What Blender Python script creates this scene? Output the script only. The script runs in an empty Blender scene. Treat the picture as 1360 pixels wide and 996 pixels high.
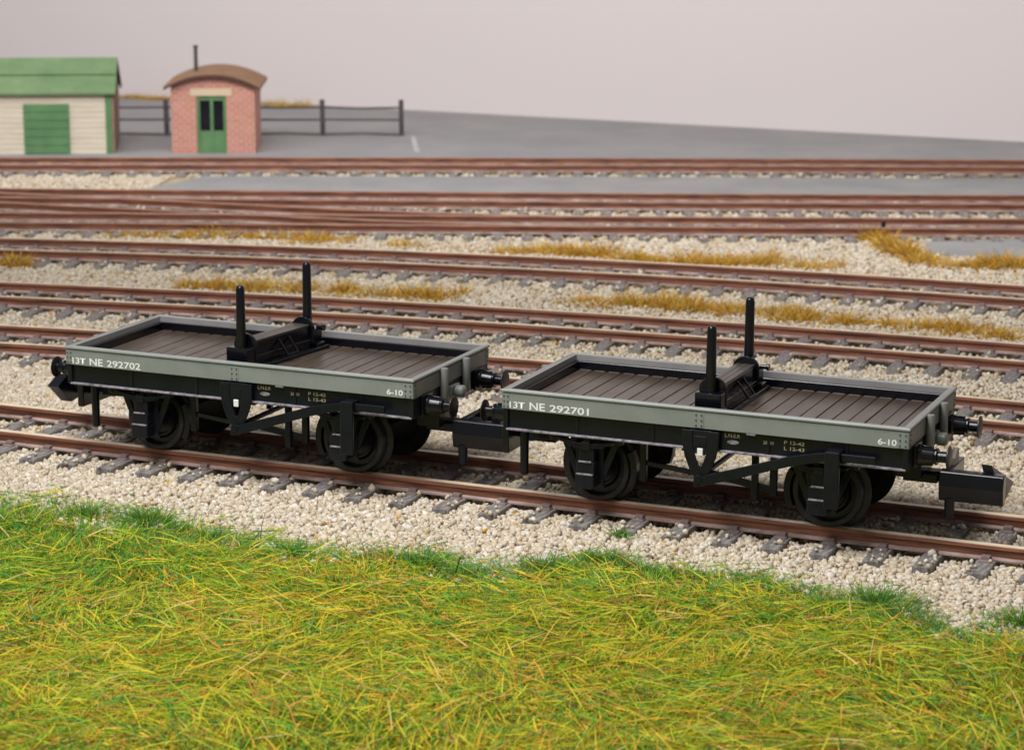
import bpy, bmesh, math, random
import numpy as np
from mathutils import Vector, Matrix

random.seed(7)
rng = np.random.default_rng(11)
S = bpy.context.scene
COL = S.collection
PI = math.pi


def lin(r, g, b):
    f = lambda c: ((c / 255 + 0.055) / 1.055) ** 2.4 if c > 10 else c / 255 / 12.92
    return (f(r), f(g), f(b), 1.0)


# ------------------------------------------------------------------ materials
def mat(name, base, rough=0.5, var=None, vscale=3.0, bump=0.0, bscale=40.0, stretch=(1, 1, 1),
        spec=0.5, detail=6.0, lo=0.35, hi=0.65):
    m = bpy.data.materials.new(name)
    m.use_nodes = True
    nt = m.node_tree
    p = nt.nodes['Principled BSDF']
    p.inputs['Base Color'].default_value = base
    p.inputs['Roughness'].default_value = rough
    p.inputs['Specular IOR Level'].default_value = spec
    tc = nt.nodes.new('ShaderNodeTexCoord')
    mp = nt.nodes.new('ShaderNodeMapping')
    mp.inputs['Scale'].default_value = stretch
    nt.links.new(tc.outputs['Object'], mp.inputs['Vector'])
    if var is not None:
        n = nt.nodes.new('ShaderNodeTexNoise')
        n.inputs['Scale'].default_value = vscale
        n.inputs['Detail'].default_value = detail
        n.inputs['Roughness'].default_value = 0.62
        nt.links.new(mp.outputs[0], n.inputs['Vector'])
        r = nt.nodes.new('ShaderNodeValToRGB')
        r.color_ramp.elements[0].position = lo
        r.color_ramp.elements[1].position = hi
        r.color_ramp.elements[0].color = base
        r.color_ramp.elements[1].color = var
        nt.links.new(n.outputs['Fac'], r.inputs['Fac'])
        nt.links.new(r.outputs['Color'], p.inputs['Base Color'])
    if bump:
        n2 = nt.nodes.new('ShaderNodeTexNoise')
        n2.inputs['Scale'].default_value = bscale
        n2.inputs['Detail'].default_value = 5
        nt.links.new(mp.outputs[0], n2.inputs['Vector'])
        b = nt.nodes.new('ShaderNodeBump')
        b.inputs['Strength'].default_value = bump
        b.inputs['Distance'].default_value = 0.02
        nt.links.new(n2.outputs['Fac'], b.inputs['Height'])
        nt.links.new(b.outputs['Normal'], p.inputs['Normal'])
    return m


def attr_mat(name, rough=0.7, spec=0.3, mottle=0.0):
    m = bpy.data.materials.new(name)
    m.use_nodes = True
    nt = m.node_tree
    p = nt.nodes['Principled BSDF']
    a = nt.nodes.new('ShaderNodeAttribute')
    a.attribute_name = 'col'
    p.inputs['Roughness'].default_value = rough
    p.inputs['Specular IOR Level'].default_value = spec
    if mottle:
        tc = nt.nodes.new('ShaderNodeTexCoord')
        n = nt.nodes.new('ShaderNodeTexNoise')
        n.inputs['Scale'].default_value = 38
        n.inputs['Detail'].default_value = 3
        nt.links.new(tc.outputs['Object'], n.inputs['Vector'])
        r = nt.nodes.new('ShaderNodeMapRange')
        r.inputs['From Min'].default_value = 0.3
        r.inputs['From Max'].default_value = 0.7
        r.inputs['To Min'].default_value = 1 - mottle
        r.inputs['To Max'].default_value = 1 + mottle * 0.5
        nt.links.new(n.outputs['Fac'], r.inputs['Value'])
        mx = nt.nodes.new('ShaderNodeMix')
        mx.data_type = 'RGBA'
        mx.blend_type = 'MULTIPLY'
        mx.inputs[0].default_value = 1.0
        nt.links.new(a.outputs['Color'], mx.inputs[6])
        cc = nt.nodes.new('ShaderNodeCombineColor')
        for k in range(3):
            nt.links.new(r.outputs[0], cc.inputs[k])
        nt.links.new(cc.outputs[0], mx.inputs[7])
        nt.links.new(mx.outputs[2], p.inputs['Base Color'])
    else:
        nt.links.new(a.outputs['Color'], p.inputs['Base Color'])
    return m


M = {}
M['grey'] = mat('grey_wagon_paint', lin(135, 141, 137), 0.42, lin(145, 151, 147), 2.0, 0.05, 60)
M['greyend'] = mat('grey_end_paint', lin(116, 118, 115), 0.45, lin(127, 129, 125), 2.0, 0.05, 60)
M['greyin'] = mat('grey_inside_paint', lin(134, 131, 131), 0.34, lin(148, 145, 145), 2.5, 0.1, 50)
M['rivet'] = mat('shaded_rivet', lin(74, 80, 76), 0.5)  # darker grey paints the shade of the rivet heads
M['black'] = mat('black_moulding', lin(20, 22, 30), 0.28, lin(26, 28, 36), 3.0, 0.06, 45, spec=0.32)
M['blackshine'] = mat('black_gloss_moulding', lin(11, 13, 21), 0.2, spec=0.46)
M['worn_glint'] = mat('worn_black_and_edge_glint', lin(70, 68, 74), 0.45, lin(160, 154, 164), 16, 0.2, 60, lo=0.3, hi=0.6)  # worn paint on frame parts; painted edge highlight on axlebox bars
M['tyre'] = mat('dark_wheel_metal', lin(26, 26, 31), 0.33, lin(52, 52, 52), 4, spec=0.3)
M['buffer'] = mat('buffer_face', lin(28, 25, 24), 0.4, lin(40, 36, 33), 5)
M['hookface'] = mat('hook_face_grey', lin(132, 120, 110), 0.5, lin(146, 134, 124), 3)
M['deck'] = mat('brown_deck', lin(64, 54, 47), 0.32, lin(86, 73, 63), 5.0, 0.12, 60, (1, 0.25, 1))
M['beamtop'] = mat('bolster_timber', lin(62, 56, 52), 0.42, lin(84, 76, 70), 6, 0.15, 50, (1, 0.2, 1))
M['white'] = mat('white_lettering', lin(250, 251, 252), 0.5)
M['cream_letter'] = mat('cream_lettering', lin(200, 190, 150), 0.5, lin(150, 140, 110), 30)
M['rust'] = mat('rust_painted_rail', lin(98, 60, 45), 0.55, lin(160, 104, 80), 2.6, 0.25, 24, (0.5, 1, 14), lo=0.38, hi=0.62)
M['railtop'] = mat('rail_running_surface', lin(232, 214, 184), 0.42, lin(190, 166, 136), 2.0, 0.0, lo=0.4, hi=0.75)
M['railtop_rusty'] = mat('rusty_rail_top', lin(156, 116, 98), 0.5, lin(184, 156, 134), 1.5, 0.0, lo=0.4, hi=0.75)
M['railfoot'] = mat('dusty_rail_foot', lin(132, 106, 100), 0.65, lin(184, 164, 158), 5.0, 0.1, 30, (0.6, 1, 1))
M['sleeper'] = mat('grey_sleeper', lin(104, 99, 98), 0.7, lin(168, 162, 159), 6.0, 1.0, 20, (6, 0.8, 2))
M['chair'] = mat('rail_fastening', lin(122, 104, 104), 0.65, lin(154, 138, 136), 6)
M['ground'] = mat('ballast_bed', lin(196, 178, 150), 0.9, lin(168, 148, 120), 14, 0.8, 14)
M['road'] = mat('grey_road', lin(142, 142, 143), 0.8, lin(158, 157, 156), 0.5, 0.25, 6)
M['yard'] = mat('grey_yard', lin(148, 147, 149), 0.8, lin(162, 160, 159), 0.35, 0.25, 5)
M['soil'] = mat('green_turf_base', lin(118, 134, 44), 0.95, lin(150, 146, 56), 3.0, 0.5, 10)
M['backdrop'] = mat('pinkish_grey_backdrop', lin(218, 208, 208), 0.9, lin(216, 207, 207), 0.05)
M['cream'] = mat('cream_boards', lin(214, 204, 186), 0.7, lin(200, 186, 166), 1.6, 0.1, 20, (0.4, 1, 3))
M['green'] = mat('green_paint', lin(74, 116, 76), 0.6, lin(98, 138, 90), 1.8, 0.1, 20, lo=0.25, hi=0.75)
M['greenroof'] = mat('green_roof_felt', lin(100, 128, 88), 0.75, lin(124, 148, 108), 1.4, 0.2, 12, lo=0.25, hi=0.75)
M['brownroof'] = mat('brown_roof', lin(140, 104, 76), 0.75, lin(158, 118, 86), 2.0, 0.2, 15)
M['brownwood'] = mat('brown_weathered_boards', lin(128, 104, 88), 0.8, lin(150, 124, 106), 3)
M['darkedge'] = mat('dark_brown_edge', lin(70, 52, 48), 0.7)
M['pane'] = mat('dark_window_glass', lin(22, 22, 32), 0.15)
M['fence'] = mat('dark_fence_timber', lin(62, 54, 58), 0.75, lin(84, 74, 76), 5)
M['lintel'] = mat('stone_lintel', lin(206, 186, 158), 0.7)
M['pipe'] = mat('dark_stove_pipe', lin(70, 68, 70), 0.5)
M['mark'] = mat('white_ground_marking', lin(205, 208, 208), 0.7, lin(170, 172, 172), 6)
M['steelblue'] = mat('blue_grey_casting', lin(120, 128, 136), 0.5)
M['stone'] = attr_mat('ballast_chippings', 0.75, 0.3, 0.22)
M['fibre'] = attr_mat('grass_fibre', 0.6, 0.2)
nt = M['fibre'].node_tree
tr = nt.nodes.new('ShaderNodeBsdfTranslucent')
ms = nt.nodes.new('ShaderNodeMixShader')
ms.inputs[0].default_value = 0.38
at = [n_ for n_ in nt.nodes if n_.type == 'ATTRIBUTE'][0]
nt.links.new(at.outputs['Color'], tr.inputs['Color'])
nt.links.new(nt.nodes['Principled BSDF'].outputs[0], ms.inputs[1])
nt.links.new(tr.outputs[0], ms.inputs[2])
nt.links.new(ms.outputs[0], nt.nodes['Material Output'].inputs['Surface'])


def brick_mat():
    m = bpy.data.materials.new('pink_brickwork')
    m.use_nodes = True
    nt = m.node_tree
    p = nt.nodes['Principled BSDF']
    tc = nt.nodes.new('ShaderNodeTexCoord')
    mp = nt.nodes.new('ShaderNodeMapping')
    mp.inputs['Rotation'].default_value = (PI / 2, 0, 0)
    b = nt.nodes.new('ShaderNodeTexBrick')
    b.inputs['Scale'].default_value = 1.0
    b.inputs['Brick Width'].default_value = 0.24
    b.inputs['Row Height'].default_value = 0.095
    b.inputs['Mortar Size'].default_value = 0.010
    b.inputs['Color1'].default_value = lin(190, 122, 106)
    b.inputs['Color2'].default_value = lin(200, 138, 122)
    b.inputs['Mortar'].default_value = lin(216, 182, 166)
    n = nt.nodes.new('ShaderNodeTexNoise')
    n.inputs['Scale'].default_value = 2.2
    mx = nt.nodes.new('ShaderNodeMix')
    mx.data_type = 'RGBA'
    mx.blend_type = 'MULTIPLY'
    mx.inputs[0].default_value = 0.2
    # use x+y for side walls so bricks run round the corner
    sep = nt.nodes.new('ShaderNodeSeparateXYZ')
    add = nt.nodes.new('ShaderNodeMath')
    com = nt.nodes.new('ShaderNodeCombineXYZ')
    nt.links.new(tc.outputs['Object'], sep.inputs[0])
    nt.links.new(sep.outputs[0], add.inputs[0])
    nt.links.new(sep.outputs[1], add.inputs[1])
    nt.links.new(add.outputs[0], com.inputs[0])
    nt.links.new(sep.outputs[2], com.inputs[1])
    nt.links.new(com.outputs[0], b.inputs['Vector'])
    nt.links.new(tc.outputs['Object'], n.inputs['Vector'])
    nt.links.new(b.outputs['Color'], mx.inputs[6])
    nt.links.new(n.outputs['Color'], mx.inputs[7])
    nt.links.new(mx.outputs[2], p.inputs['Base Color'])
    p.inputs['Roughness'].default_value = 0.8
    return m


M['brick'] = brick_mat()


# ------------------------------------------------------------------ mesh helpers
class MB:
    def __init__(s):
        s.v = []
        s.f = []
        s.mi = []

    def add(s, verts, faces, mi=0):
        o = len(s.v)
        s.v += [tuple(p) for p in verts]
        for i, f in enumerate(faces):
            s.f.append([k + o for k in f])
            s.mi.append(mi if isinstance(mi, int) else mi[i])
        return s

    def box(s, x0, x1, y0, y1, z0, z1, mi=0):
        v = [(x, y, z) for z in (z0, z1) for y in (y0, y1) for x in (x0, x1)]
        f = [(0, 2, 3, 1), (4, 5, 7, 6), (0, 1, 5, 4), (2, 6, 7, 3), (0, 4, 6, 2), (1, 3, 7, 5)]
        return s.add(v, f, mi)

    def prism(s, poly, a0, a1, axis='y', mi=0):
        """poly of 2D points extruded along axis; for 'y' poly is (x,z), 'x' -> (y,z), 'z' -> (x,y)"""
        n = len(poly)
        P = {'y': lambda p, a: (p[0], a, p[1]), 'x': lambda p, a: (a, p[0], p[1]), 'z': lambda p, a: (p[0], p[1], a)}[axis]
        v = [P(p, a0) for p in poly] + [P(p, a1) for p in poly]
        f = [tuple(range(n))[::-1], tuple(range(n, 2 * n))]
        f += [(i, (i + 1) % n, n + (i + 1) % n, n + i) for i in range(n)]
        return s.add(v, f, mi)

    def lathe(s, prof, c, axis='x', n=32, mi=0, caps=True):
        """prof: list of (a, r) along axis"""
        v = []
        for a, r in prof:
            for k in range(n):
                t = 2 * PI * k / n
                p = {'x': (a, r * math.cos(t), r * math.sin(t)), 'y': (r * math.cos(t), a, r * math.sin(t)),
                     'z': (r * math.cos(t), r * math.sin(t), a)}[axis]
                v.append((p[0] + c[0], p[1] + c[1], p[2] + c[2]))
        f = []
        for i in range(len(prof) - 1):
            for k in range(n):
                k2 = (k + 1) % n
                f.append((i * n + k, i * n + k2, (i + 1) * n + k2, (i + 1) * n + k))
        if caps:
            f.append(tuple(range(n)))
            f.append(tuple(range((len(prof) - 1) * n, len(prof) * n))[::-1])
        return s.add(v, f, mi)

    def bar(s, p, q, w, h, mi=0, up=(0, 0, 1)):
        p, q = Vector(p), Vector(q)
        d = (q - p).normalized()
        a = d.cross(Vector(up)).normalized()
        b = a.cross(d)
        v = []
        for e in (p, q):
            for sa, sb in ((-1, -1), (1, -1), (1, 1), (-1, 1)):
                v.append(e + a * sa * w / 2 + b * sb * h / 2)
        return s.add(v, [(0, 1, 2, 3), (7, 6, 5, 4), (0, 4, 5, 1), (1, 5, 6, 2), (2, 6, 7, 3), (3, 7, 4, 0)], mi)

    def build(s, name, mats, parent=None, smooth=None, bevel=0.0, seg=2, recalc=True):
        me = bpy.data.meshes.new(name)
        me.from_pydata(s.v, [], s.f)
        for m in (mats if isinstance(mats, (list, tuple)) else [mats]):
            me.materials.append(m)
        me.polygons.foreach_set('material_index', s.mi)
        if recalc:
            bm = bmesh.new()
            bm.from_mesh(me)
            bmesh.ops.recalc_face_normals(bm, faces=bm.faces[:])
            bm.to_mesh(me)
            bm.free()
        o = bpy.data.objects.new(name, me)
        COL.objects.link(o)
        if parent:
            o.parent = parent
        if bevel:
            b = o.modifiers.new('bevel', 'BEVEL')
            b.width = bevel
            b.segments = seg
            b.limit_method = 'ANGLE'
            b.angle_limit = math.radians(40)
        if smooth is not None:
            me.polygons.foreach_set('use_smooth', [True] * len(me.polygons))
            try:
                me.set_sharp_from_angle(angle=math.radians(smooth))
            except Exception:
                pass
        return o


def thing(name, label, cat, loc=(0, 0, 0), rz=0.0, group=None):
    o = bpy.data.objects.new(name, None)
    o.empty_display_size = 0.3
    COL.objects.link(o)
    o.location = loc
    o.rotation_euler = (0, 0, rz)
    return tag(o, label, cat, group)


def tag(o, label, cat, group=None, kind=None):
    o['label'] = label
    o['category'] = cat
    if group:
        o['group'] = group
    if kind:
        o['kind'] = kind
    return o


def struct(o):
    o['kind'] = 'structure'
    return o


def copy_tree(o, parent=None):
    c = o.copy()
    COL.objects.link(c)
    if parent is not None:
        c.parent = parent
    for ch in list(o.children):
        copy_tree(ch, c)
    return c


def text_mesh(txt, name, mtl, parent, x, z, width, height, y, flip=False, bold=0.0):
    cu = bpy.data.curves.new(name, 'FONT')
    cu.body = txt
    cu.size = 1.0
    cu.offset = bold
    cu.resolution_u = 4
    t = bpy.data.objects.new(name, cu)
    COL.objects.link(t)
    dg = bpy.context.evaluated_depsgraph_get()
    me = bpy.data.meshes.new_from_object(t.evaluated_get(dg))
    bpy.data.objects.remove(t)
    n = len(me.vertices)
    a = np.zeros(n * 3)
    me.vertices.foreach_get('co', a)
    a = a.reshape(-1, 3)
    mn, mx = a.min(0), a.max(0)
    b = np.zeros_like(a)
    b[:, 0] = (a[:, 0] - mn[0]) / (mx[0] - mn[0]) * width
    b[:, 2] = (a[:, 1] - mn[1]) / (mx[1] - mn[1]) * height
    me.vertices.foreach_set('co', b.ravel())
    me.update()
    me.materials.clear()
    me.materials.append(mtl)
    me.name = name
    o = bpy.data.objects.new(name, me)
    COL.objects.link(o)
    o.parent = parent
    o.location = (x, y, z)
    if flip:
        o.rotation_euler = (0, 0, PI)
    return o


# ------------------------------------------------------------------ the wagon
Lh, Wh, ZT, ZB = 2.679, 1.24, 1.482, 1.226


def ring_side(prof, which, name, mats, mis, parent):
    """one mitred side of a rectangular ring; prof = (inset d, z); which: 'near','far','right','left'"""
    mb = MB()
    n = len(prof)
    v = []
    for e in (-1, 1):
        for d, z in prof:
            a, b = Lh - d, Wh - d
            v.append({'near': (e * a, -b, z), 'far': (-e * a, b, z), 'right': (a, e * b, z), 'left': (-a, -e * b, z)}[which])
    f = [(i, i + 1, n + i + 1, n + i) for i in range(n - 1)]
    f.append((n - 1, 0, n, 2 * n - 1))
    mb.add(v, f, mis)
    return mb.build(name, mats, parent, smooth=35)


def make_wagon(number):
    W = thing('flat_wagon', 'flat wagon', 'railway wagon')
    # body planks with a rolled capping bead
    prof = [(0.0, ZB), (0.0, 1.428), (0.016, 1.434), (0.016, 1.441), (-0.006, 1.446), (-0.014, 1.456), (-0.012, 1.472),
            (-0.002, ZT), (0.072, ZT), (0.084, 1.476), (0.088, 1.40), (0.088, ZB)]
    mi = [0] * 7 + [0, 1, 1, 0, 0]
    sides = {}
    for w in ('near', 'far'):
        sides[w] = ring_side(prof, w, 'side_plank', [M['grey'], M['greyin']], mi, W)
    for w in ('right', 'left'):
        sides[w] = ring_side(prof, w, 'end_plank', [M['greyend'], M['greyin']], mi, W)
    # curb rails (black ledge inside)
    cp = [(0.090, 1.24), (0.090, 1.392), (0.098, 1.402), (0.138, 1.402), (0.146, 1.394), (0.146, 1.24)]
    for w in ('near', 'far', 'right', 'left'):
        ring_side(cp, w, 'curb_rail', [M['blackshine']], 0, sides[w])
    # corner and centre plates with rivets
    def rivet_plate(x, s, rows, cols, wdt, hgt, parent, end=0):
        mb = MB()
        zc = 1.328
        def P(u, d, z):
            return (x + u, s * (Wh + d), z) if not end else (end * (Lh + d), s * (Wh - 0.06) + u * 1.0, z)
        t = 0.005
        v = [P(u, d, zc + h) for d in (-0.01, t) for h in (-hgt / 2, hgt / 2) for u in (-wdt / 2, wdt / 2)]
        mb.add(v, [(0, 1, 3, 2), (4, 6, 7, 5), (0, 4, 5, 1), (2, 3, 7, 6), (0, 2, 6, 4), (1, 5, 7, 3)])
        for i in range(rows):
            for j in range(cols):
                u0 = (j - (cols - 1) / 2) * wdt * 0.55
                h0 = (i - (rows - 1) / 2) * hgt * 0.36
                base = len(mb.v)
                nn = 10
                for d, r in ((t - 0.001, 0.0135), (t + 0.007, 0.011), (t + 0.011, 0.005)):
                    for k in range(nn):
                        a = 2 * PI * k / nn
                        mb.v.append(P(u0 + r * math.cos(a), d, zc + h0 + r * math.sin(a)))
                for q in range(2):
                    for k in range(nn):
                        k2 = (k + 1) % nn
                        mb.f.append([base + q * nn + k, base + q * nn + k2, base + (q + 1) * nn + k2, base + (q + 1) * nn + k])
                        mb.mi.append(1)
                mb.f.append([base + 2 * nn + k for k in range(nn)])
                mb.mi.append(1)
        return mb.build('rivet_plate', [M['grey'] if not end else M['greyend'], M['rivet']], parent, smooth=40)
    for w, s in (('near', -1), ('far', 1)):
        for x, wd_ in ((-Lh + 0.054, 0.094), (0.0, 0.13), (Lh - 0.075, 0.13)):
            rivet_plate(x, s, 3, 2, wd_, 0.19, sides[w])
    for w, e in (('right', 1), ('left', -1)):
        for s in (-1, 1):
            rivet_plate(0, s, 3, 1, 0.085, 0.19, sides[w], end=e)
    # deck: boards across the wagon with V grooves, one profile swept along y
    mb = MB()
    ni = 24
    x0, x1 = -Lh + 0.147, Lh - 0.147
    pw = (x1 - x0) / ni
    zt = 1.288
    top = []
    for i in range(ni):
        a = x0 + i * pw
        dz = random.uniform(-0.003, 0.003)
        top += [(a + 0.002, zt - 0.022), (a + 0.010, zt + dz - 0.002), (a + 0.016, zt + dz), (a + pw - 0.016, zt + dz),
                (a + pw - 0.010, zt + dz - 0.002), (a + pw - 0.002, zt - 0.022)]
    y0, y1 = -Wh + 0.147, Wh - 0.147
    n = len(top)
    v = [(p[0], y0, p[1]) for p in top] + [(p[0], y1, p[1]) for p in top]
    mb.add(v, [(i, i + 1, n + i + 1, n + i) for i in range(n - 1)])
    for i in range(ni):           # small board-end cleats along both long edges
        a = x0 + i * pw
        for yy in (y0, y1 - 0.028):
            mb.box(a + 0.028, a + pw - 0.028, yy, yy + 0.028, zt - 0.03, zt + 0.006)
    mb.box(x0, x1, y0, y1, 1.17, 1.25)
    mb.build('deck', M['deck'], W, bevel=0.004, seg=1)
    # underframe
    for s in (-1, 1):
        mb = MB()
        mb.box(-Lh + 0.02, Lh - 0.02, min(s * 1.10, s * 1.185), max(s * 1.10, s * 1.185), 0.955, ZB - 0.002)
        for xx in (-1.65, -0.62, 0.9, 1.9):
            mb.box(xx - 0.02, xx + 0.02, min(s * 1.18, s * 1.2), max(s * 1.18, s * 1.2), 0.97, ZB - 0.004)
        sb = mb.build('solebar', M['black'], W, bevel=0.008)
        mb = MB()
        mb.box(-Lh + 0.05, Lh - 0.03, min(s * 1.09, s * 1.235), max(s * 1.09, s * 1.235), 0.940, 0.966)
        mb.build('flange', M['worn_glint'], sb, bevel=0.008)
        if s < 0:
            mb = MB()
            mb.box(0.62, 0.74, -1.236, -1.18, 1.196, 1.222)
            mb.build('bracket', M['worn_glint'], sb, bevel=0.006)
            text_mesh('L.N.E.R', 'lettering', M['cream_letter'], sb, 0.33, 1.135, 0.20, 0.046, -1.189, bold=0.012)
            pl = MB().lathe([(0, 0.001), (0.006, 0.05), (0.010, 0.045), (0.012, 0.001)], (0, 0, 0), 'y', 24, caps=False)
            pl.v = [(p[0] * 1.55, -p[1], p[2] * 0.55) for p in pl.v]
            o = pl.build('maker_plate', M['worn_glint'], sb, smooth=40)
            o.location = (0.44, -1.186, 1.075)
            text_mesh('28 31', 'lettering', M['cream_letter'], sb, 0.83, 1.095, 0.13, 0.042, -1.189, bold=0.010)
            text_mesh('P 12-42', 'lettering', M['cream_letter'], sb, 1.10, 1.120, 0.26, 0.045, -1.189, bold=0.010)
            text_mesh('L 12-43', 'lettering', M['cream_letter'], sb, 1.10, 1.045, 0.26, 0.045, -1.189, bold=0.010)
    for e in (-1, 1):
        mb = MB()
        a, b = e * (Lh - 0.075), e * (Lh - 0.005)
        mb.box(min(a, b), max(a, b), -1.225, 1.225, 0.945, ZB - 0.003)
        mb.build('headstock', M['black'], W, bevel=0.01)
    mb = MB()
    mb.box(-2.2, 2.2, -0.36, -0.26, 0.96, 1.17)
    mb.box(-2.2, 2.2, 0.26, 0.36, 0.96, 1.17)
    mb.box(-2.55, -1.0, -1.09, 1.09, 1.0, 1.16)
    mb.box(1.0, 2.55, -1.09, 1.09, 1.0, 1.16)
    mb.box(-0.25, 0.25, -1.09, 1.09, 1.02, 1.165)
    mb.build('underframe', M['black'], W)
    # lettering on the near side
    sp = sides['near']
    text_mesh('13T', 'lettering', M['white'], sp, -Lh + 0.105, 1.243, 0.215, 0.088, -Wh - 0.004, bold=0.022)
    text_mesh('NE', 'lettering', M['white'], sp, -Lh + 0.385, 1.241, 0.215, 0.100, -Wh - 0.003, bold=0.022)
    text_mesh(number, 'lettering', M['white'], sp, -Lh + 0.665, 1.241, 0.54, 0.094, -Wh - 0.003, bold=0.022)
    text_mesh('6-10', 'lettering', M['white'], sp, Lh - 0.385, 1.252, 0.235, 0.078, -Wh - 0.003, bold=0.022)
    sp = sides['far']
    text_mesh('13T', 'lettering', M['white'], sp, Lh - 0.105, 1.243, 0.215, 0.088, Wh + 0.008, True, 0.016)
    text_mesh('NE', 'lettering', M['white'], sp, Lh - 0.385, 1.241, 0.215, 0.100, Wh + 0.003, True, 0.018)
    text_mesh(number, 'lettering', M['white'], sp, Lh - 0.665, 1.241, 0.54, 0.094, Wh + 0.003, True, 0.016)
    text_mesh('6-10', 'lettering', M['white'], sp, -Lh + 0.385, 1.252, 0.235, 0.078, Wh + 0.003, True, 0.016)
    # running gear
    ax = (1.144 - Lh, 4.23 - Lh)
    for xa in ax:
        MB().lathe([(-1.02, 0.05), (1.02, 0.05)], (xa, 0, 0.45), 'y', 20).build('axle', M['black'], W, smooth=40)
        for s in (-1, 1):
            pr = [(-0.655, 0.08), (-0.655, 0.30), (-0.70, 0.30), (-0.70, 0.365)]
            wh = MB().lathe([(s * y, r) for y, r in [(-0.62, 0.06), (-0.625, 0.37), (-0.69, 0.37), (-0.69, 0.30), (-0.665, 0.27),
                                                    (-0.665, 0.13), (-0.72, 0.12), (-0.72, 0.06)]], (xa, 0, 0.45), 'y', 56)
            wh.lathe([(s * -0.69, 0.27), (s * -0.705, 0.262), (s * -0.705, 0.235), (s * -0.68, 0.225)], (xa, 0, 0.45), 'y', 48, caps=False)
            wo = wh.build('wheel', M['black'], W, smooth=35)
            MB().lathe([(s * y, r) for y, r in [(-0.60, 0.365), (-0.60, 0.525), (-0.615, 0.535), (-0.63, 0.52), (-0.645, 0.462), (-0.77, 0.449),
                                                (-0.782, 0.438), (-0.782, 0.385), (-0.772, 0.372), (-0.60, 0.365)]],
                       (xa, 0, 0.45), 'y', 72, caps=False).build('tyre', M['tyre'], wo, smooth=30)
            yo = lambda a, b: (min(s * a, s * b), max(s * a, s * b))
            # axle guard plate (W iron)
            g = MB()
            ya, yb = yo(0.985, 1.025)
            for poly in ([(-0.44, 0.95), (-0.34, 0.95), (-0.08, 0.30), (-0.17, 0.30)],
                         [(0.34, 0.95), (0.44, 0.95), (0.17, 0.30), (0.08, 0.30)],
                         [(-0.19, 0.95), (-0.12, 0.95), (-0.12, 0.27), (-0.19, 0.27)],
                         [(0.12, 0.95), (0.19, 0.95), (0.19, 0.27), (0.12, 0.27)]):
                off = 0.0 if abs(poly[0][0]) > 0.3 else -0.012
                g.prism([(xa + p[0], p[1]) for p in poly], ya + off, yb + off * 0.5, 'y')
            g.box(xa - 0.20, xa + 0.20, ya + 0.004, yb + 0.004, 0.235, 0.285)
            g.lathe([(-0.012, 0.012), (0.012, 0.012)], (xa + 0.155, s * 1.03, 0.67), 'y', 10)
            g.lathe([(-0.012, 0.012), (0.012, 0.012)], (xa + 0.165, s * 1.03, 0.30), 'y', 10)
            g.build('axle_guard', M['black'], W, bevel=0.006)
            # axlebox
            b = MB()
            b.prism([(xa + p[0], p[1]) for p in [(-0.105, 0.60), (-0.105, 0.775), (-0.085, 0.795), (0.085, 0.795), (0.105, 0.775), (0.105, 0.60)]], *yo(1.0, 1.165), 'y')
            b.prism([(xa + p[0], p[1]) for p in [(-0.125, 0.455), (-0.125, 0.615), (0.125, 0.615), (0.125, 0.455)]], *yo(1.0, 1.205), 'y')
            b.prism([(xa + p[0], p[1]) for p in [(-0.10, 0.265), (-0.128, 0.30), (-0.128, 0.452), (0.128, 0.452), (0.128, 0.30), (0.10, 0.265)]], *yo(1.0, 1.228), 'y')
            b.lathe([(-0.012, 0.014), (0.012, 0.014)], (xa - 0.01, s * 1.23, 0.415), 'y', 10)
            axb = b.build('axlebox', M['black'], W, bevel=0.016)
            for zz, hw_ in ((0.622, 0.085), (0.458, 0.115)):  # thin pale bars paint bright edge highlights along the box steps
                MB().box(xa - hw_, xa + hw_, *yo(1.19, 1.222 if zz > 0.5 else 1.236), zz - 0.010, zz + 0.010).build('ledge_glint', M['worn_glint'], axb, bevel=0.004)
            # leaf spring: stacked bowed leaves
            sp_ = MB()
            for li, hl in enumerate((0.47, 0.36, 0.25)):
                pts = []
                N = 12
                for k in range(N + 1):
                    u = -1 + 2 * k / N
                    xx = u * hl
                    z = 0.835 + 0.085 * (xx / 0.47) ** 2 - li * 0.022
                    pts.append((xx, z))
                poly = [(xa + p[0], p[1] + 0.020) for p in pts] + [(xa + p[0], p[1]) for p in pts[::-1]]
                sp_.prism(poly, *yo(1.085 + 0.004 * li, 1.195 - 0.004 * li), 'y')
            sp_.box(xa - 0.06, xa + 0.06, *yo(1.075, 1.205), 0.775, 0.875)
            sp_.build('leaf_spring', M['black'], W, bevel=0.003, seg=1)
            for e in (-1, 1):
                h = MB()
                h.box(xa + e * 0.47 - 0.03, xa + e * 0.47 + 0.03, *yo(1.09, 1.19), 0.875, 0.95)
                h.build('spring_hanger', M['black'], W, bevel=0.01)
    # brake gear, one set each side (turned half round)
    def rot(mb, s):
        if s > 0:
            mb.v = [(-x, -y, z) for x, y, z in mb.v]
        return mb
    for s in (-1, 1):
        v = MB()
        c = 0.035
        outer = [(-0.245, 1.20), (-0.24, 1.02), (-0.205, 0.86), (-0.14, 0.70), (-0.06, 0.58), (0.06, 0.58), (0.14, 0.70), (0.205, 0.86), (0.24, 1.02), (0.245, 1.20)]
        inner = [(-0.105, 1.20), (-0.10, 1.02), (-0.08, 0.91), (-0.045, 0.81), (-0.012, 0.74), (0.012, 0.74), (0.045, 0.81), (0.08, 0.91), (0.10, 1.02), (0.105, 1.20)]
        n = len(outer)
        vv = [(p[0] + c, y, p[1]) for y in (-1.275, -1.237) for p in outer + inner]
        ff = []
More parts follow.
